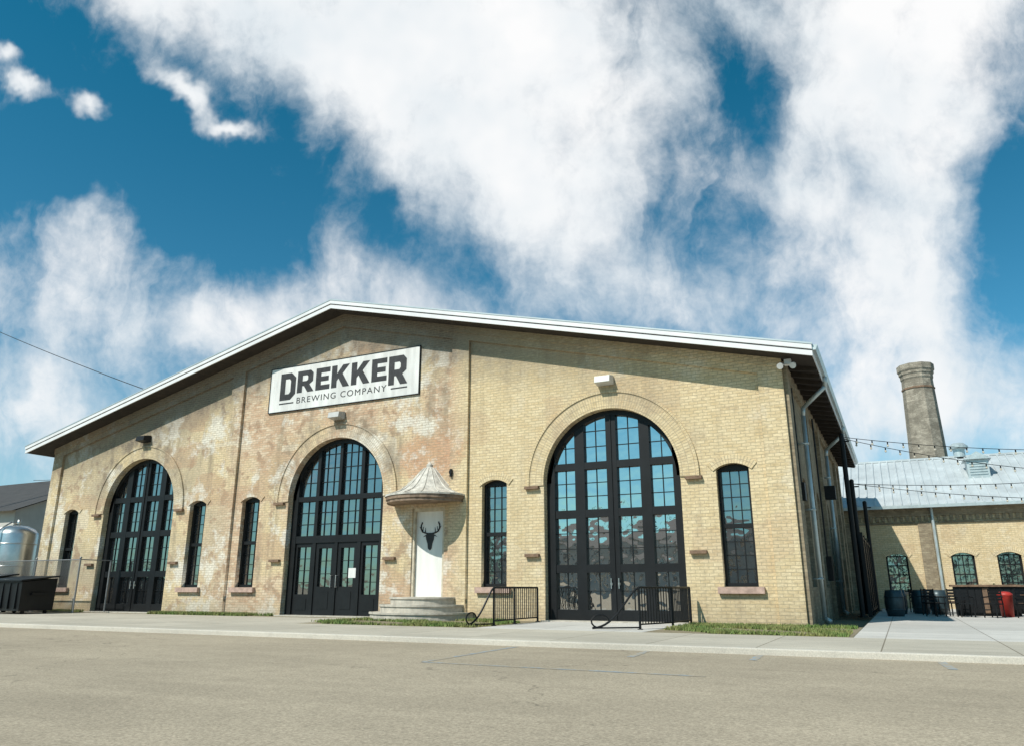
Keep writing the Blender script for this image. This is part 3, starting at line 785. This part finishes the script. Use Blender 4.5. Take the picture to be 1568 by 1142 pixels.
for i in range(-int(H/s),n):
    for sg in(1,-1):
        x0=xa+i*s; x1=x0+H
        a=max(x0,xa); b_=min(x1,xb)
        if b_<=a: continue
        za=(a-x0); zb=(b_-x0)
        if sg<0: za,zb=H-za,H-zb
        mb.cyl((a,yf,za),(b_,yf,zb),.006,3,cap=False)
mb.done('posts_and_mesh',simple('fence_wire',(.25,.25,.25),.5,.6,.1,4),Fz)
def dumpster(x0,x1,y0,y1,hh):
    D=root('dumpster'); mb=MB()
    mb.add([(x0+.05,y0+.05,.12),(x1-.05,y0+.05,.12),(x1-.05,y1,.12),(x0+.05,y1,.12),(x0,y0,hh),(x1,y0,hh),(x1,y1,hh+.15),(x0,y1,hh+.15)],[(0,3,2,1),(0,1,5,4),(1,2,6,5),(2,3,7,6),(3,0,4,7)])
    mb.add([(x0-.05,y0-.08,hh+.02),(x1+.05,y0-.08,hh+.02),(x1+.05,y1+.05,hh+.2),(x0-.05,y1+.05,hh+.2),(x0-.05,y0-.08,hh+.08),(x1+.05,y0-.08,hh+.08),(x1+.05,y1+.05,hh+.26),(x0-.05,y1+.05,hh+.26)],[(0,3,2,1),(4,5,6,7),(0,1,5,4),(1,2,6,5),(2,3,7,6),(3,0,4,7)])
    k=x0+.3
    while k<x1-.2: mb.box(k,k+.06,y0-.03,y0+.1,.2,hh-.05); k+=.45
    for xx in(x0+.2,x1-.2):
        for yy in(y0+.3,y1-.2): mb.cyl((xx-.04,yy,.06),(xx+.04,yy,.06),.07,10)
    mb.box(x1-.001,x1+.09,y0+.4,y0+1.0,.7,.8); mb.box(x0-.09,x0+.001,y0+.4,y0+1.0,.7,.8)
    mb.done('body',M_black,D)
dumpster(-30.6,-28.2,-3.4,-2.0,1.2); dumpster(-32.6,-31.1,-3.1,-1.9,1.3)

W=root('warehouse'); mb=MB()
def wh(mb,x0,x1,y0,y1,e,r):
    mb.box(x0,x1,y0,y1,-.2,e,0); ym=(y0+y1)/2
    mb.add([(x0-.6,y0-.6,e-.1),(x1+.6,y0-.6,e-.1),(x1+.6,ym,r),(x0-.6,ym,r),(x0-.6,y1+.6,e-.1),(x1+.6,y1+.6,e-.1)],[(0,1,2,3),(3,2,5,4)],1)
    for xx in (x0+.001,x1-.001): mb.add([(xx,y0,e),(xx,y1,e),(xx,ym,r-.1)],[(0,1,2)],0)
    x=x0+3
    while x<x1-3:
        mb.box(x,x+1.4,y0-.05,y0+.01,1.2,e-1.4,2); mb.box(x,x+1.4,y1-.01,y1+.05,1.2,e-1.4,2); x+=4.2
wh(mb,-95,-49,8,24,5.9,9.4); mb.done('body',[M_siding,M_darkroof,M_glass],W)
W=root('warehouse'); mb=MB(); wh(mb,-50,0,-92,-76,6.5,9.5); mb.done('body',[M_siding,M_darkroof,M_glass],W)  # unseen building behind the camera, added for the glass reflections
mb=MB()  # unseen tree row behind the camera, added only to reflect in the glass
for k in range(26):
    bx=-75+k*6.2+random.uniform(-2,2); by=-100+random.uniform(-4,4); hh=random.uniform(8,13)
    mb.cyl((bx,by,-.1),(bx,by,hh*.6),.25,6)
    for _ in range(260):
        d=Vector((random.gauss(0,1.7),random.gauss(0,1.7),random.gauss(0,1.0)*hh*.2)); c=Vector((bx,by,hh*.65))+d; s=.45
        e=[Vector((random.uniform(-1,1),random.uniform(-1,1),random.uniform(-1,1))).normalized()*s for _ in range(2)]
        mb.add([c-e[0],c+e[1],c+e[0],c-e[1]],[(0,1,2,3)])
mb.done('reflection_trees',M_leaf)
U=root('utility_pole'); mb=MB(); px,py=-54.4,1.65
mb.cyl((px,py,-.1),(px,py,20.6),.2,10,r1=.13); mb.box(px-1.2,px+1.2,py-.06,py+.06,19.6,19.75); mb.done('post',M_wood,U)
Wr=root('overhead_wire'); mb=MB(); cat(mb,(-26.2,-.6,9.28),(px,py,20.1),.25,14,.018,False); 
cat(mb,(XW0+.2,6,8.0),(px-6,py+14,9.5),.4,10,.02,False); cat(mb,(XW0+.2,6.5,7.5),(px-6,py+14,8.6),.4,10,.02,False)
mb.done('cable',M_black,Wr)

# ------------------------------------------------------------------ sky
w=bpy.data.worlds.new('World'); scene.world=w; w.use_nodes=True
try:
    w.cycles.sampling_method='MANUAL'; w.cycles.sample_map_resolution=256
except Exception as e: print(e)
nt=w.node_tree; T=NT(nt); bg=nt.nodes['Background']
sd=Vector((-.4,-1,1.13)).normalized()
sky=T.n('ShaderNodeTexSky',sky_type='NISHITA'); sky.sun_disc=False
sky.sun_elevation=math.asin(sd.z); sky.sun_rotation=math.atan2(sd.x,sd.y)%(2*math.pi)
sky.air_density=1.0; sky.dust_density=.6; sky.ozone_density=2.0
dirv=T.n('ShaderNodeTexCoord').outputs['Generated']
def dot(v): return T.vm('DOT_PRODUCT',dirv,v).outputs['Value']
fc=dot((-.43,.8598,.2756))
cu_=dot((.8944,.4473,0)); cc=T.math('MAXIMUM',fc,.2); cv=dot((.1232,-.2464,.9613))
u=T.math('DIVIDE',cu_,cc); v=T.math('DIVIDE',cv,cc)
p=T.comb(u,v,0.)
_,wc=T.noise(p,4.5,5,.62)
pw=T.vm('ADD',p,T.vm('SCALE',T.vm('SUBTRACT',wc,(.5,.5,.5)).outputs[0],sc=.16).outputs[0]).outputs[0]
pw=T.vm('MULTIPLY',pw,(1,1,0)).outputs[0]
pos_b=[(790,80,250,240,0,1.0),(540,60,320,140,22,1.0),(270,-30,220,75,25,.95),(740,230,190,120,33,.95),(868,310,95,85,0,.9),
(1400,20,290,130,0,1.),(1340,200,140,180,-8,.9),(1380,420,120,200,0,.78),(1190,320,120,60,28,.4),(1500,150,90,50,-25,.45),
(120,360,130,50,15,.5),(150,450,280,70,8,.5),(420,500,350,70,0,.5),(545,400,50,90,-14,.42),(1000,450,380,80,0,.5),(970,270,90,90,40,.45),
(152,178,34,27,5,1.0),(50,132,48,20,38,1.),(12,65,30,18,30,.9),(298,150,52,17,50,1.),(350,208,34,13,10,.9),
(60,620,200,110,0,.65),(1450,600,300,120,0,.65),
(1125,130,80,110,8,-.28),(1550,340,80,130,0,-.32),(690,395,150,45,18,-.2),(270,270,190,80,15,-.3)]
inv=None; neg=None
for (bx,by,rx,ry,ang,wt) in pos_b:
    mp=T.n('ShaderNodeMapping',vector_type='TEXTURE'); T.put(mp.inputs[0],pw)
    mp.inputs['Location'].default_value=((bx-784)/1150,-(by-570.5)/1150,0); mp.inputs['Rotation'].default_value=(0,0,-math.radians(ang)); mp.inputs['Scale'].default_value=(rx/1150,ry/1150,1)
    d2=T.vm('DOT_PRODUCT',mp.outputs[0],mp.outputs[0]).outputs['Value']
    g=T.math('EXPONENT',T.math('MULTIPLY',d2,-1.))
    if wt<0:
        q=T.math('MULTIPLY',g,-wt); neg=q if neg is None else T.math('ADD',neg,q)
    else:
        q=T.math('MULTIPLY_ADD',g,-wt,1.0)
        inv=q if inv is None else T.math('MULTIPLY',inv,q)
tot=T.math('SUBTRACT',T.math('SUBTRACT',1.,inv),neg)
n1,_=T.noise(p,6.,10,.64,.15)
# wispy streaks fanning out of the horizon
n2,_=T.noise(T.vm('MULTIPLY',pw,(1.,.38,1)).outputs[0],15,6,.62,.5)
behind=T.mr(fc,.25,.0)
gen,_=T.noise(dirv,2.6,4,.6)
tot=T.math('ADD',T.math('MULTIPLY',tot,T.math('SUBTRACT',1.,behind)),T.math('MULTIPLY',behind,T.mr(gen,.50,.66,.0,.6)))
fld=T.math('ADD',tot,T.math('ADD',T.math('MULTIPLY',T.math('SUBTRACT',n1,.5),1.3),T.math('MULTIPLY',T.math('SUBTRACT',n2,.5),.75)))
dens=T.mr(fld,.10,.95,0,1,True)
el=T.n('ShaderNodeSeparateXYZ'); T.put(el.inputs[0],dirv); el=el.outputs[2]
tintc=T.mix(T.mr(el,.12,.62),(.5,1.08,1.16),(.08,.90,.96))
blue=T.mix(1.,sky.outputs[0],tintc,'MULTIPLY')
sh,_=T.noise(T.vm('ADD',p,(.03,-.05,0)).outputs[0],3.6,4,.6)
cl=T.mix(T.mr(sh,.35,.60),(8.0,8.6,9.0),(10.,10.,10.))
haze=T.math('MULTIPLY',T.mr(el,.0,.28,.6,0),T.math('SUBTRACT',1.,T.math('MULTIPLY',behind,.7)))
skyc=T.mix(haze,blue,(6.6,7.9,8.8))
final=T.mix(T.math('MULTIPLY',dens,.98),skyc,cl)
T.put(bg.inputs[0],final); bg.inputs[1].default_value=.1

# sun
ld=bpy.data.lights.new('sun','SUN'); ld.energy=5.0; ld.angle=math.radians(.5); ld.color=(1,.96,.88)
lo=bpy.data.objects.new('sun',ld); COL.objects.link(lo)
lo.rotation_euler=(math.radians(90)-math.asin(sd.z),0,-math.atan2(.4,1))

# camera
cd=bpy.data.cameras.new('camera'); cam=bpy.data.objects.new('camera',cd); COL.objects.link(cam)
cam.location=(2.325,-21.96,.95); cam.rotation_euler=(math.radians(90+15.99),0,math.radians(26.57))
cd.sensor_width=36; cd.lens=36*1150/1568; cd.clip_end=3000; cd.clip_start=.05
scene.camera=cam
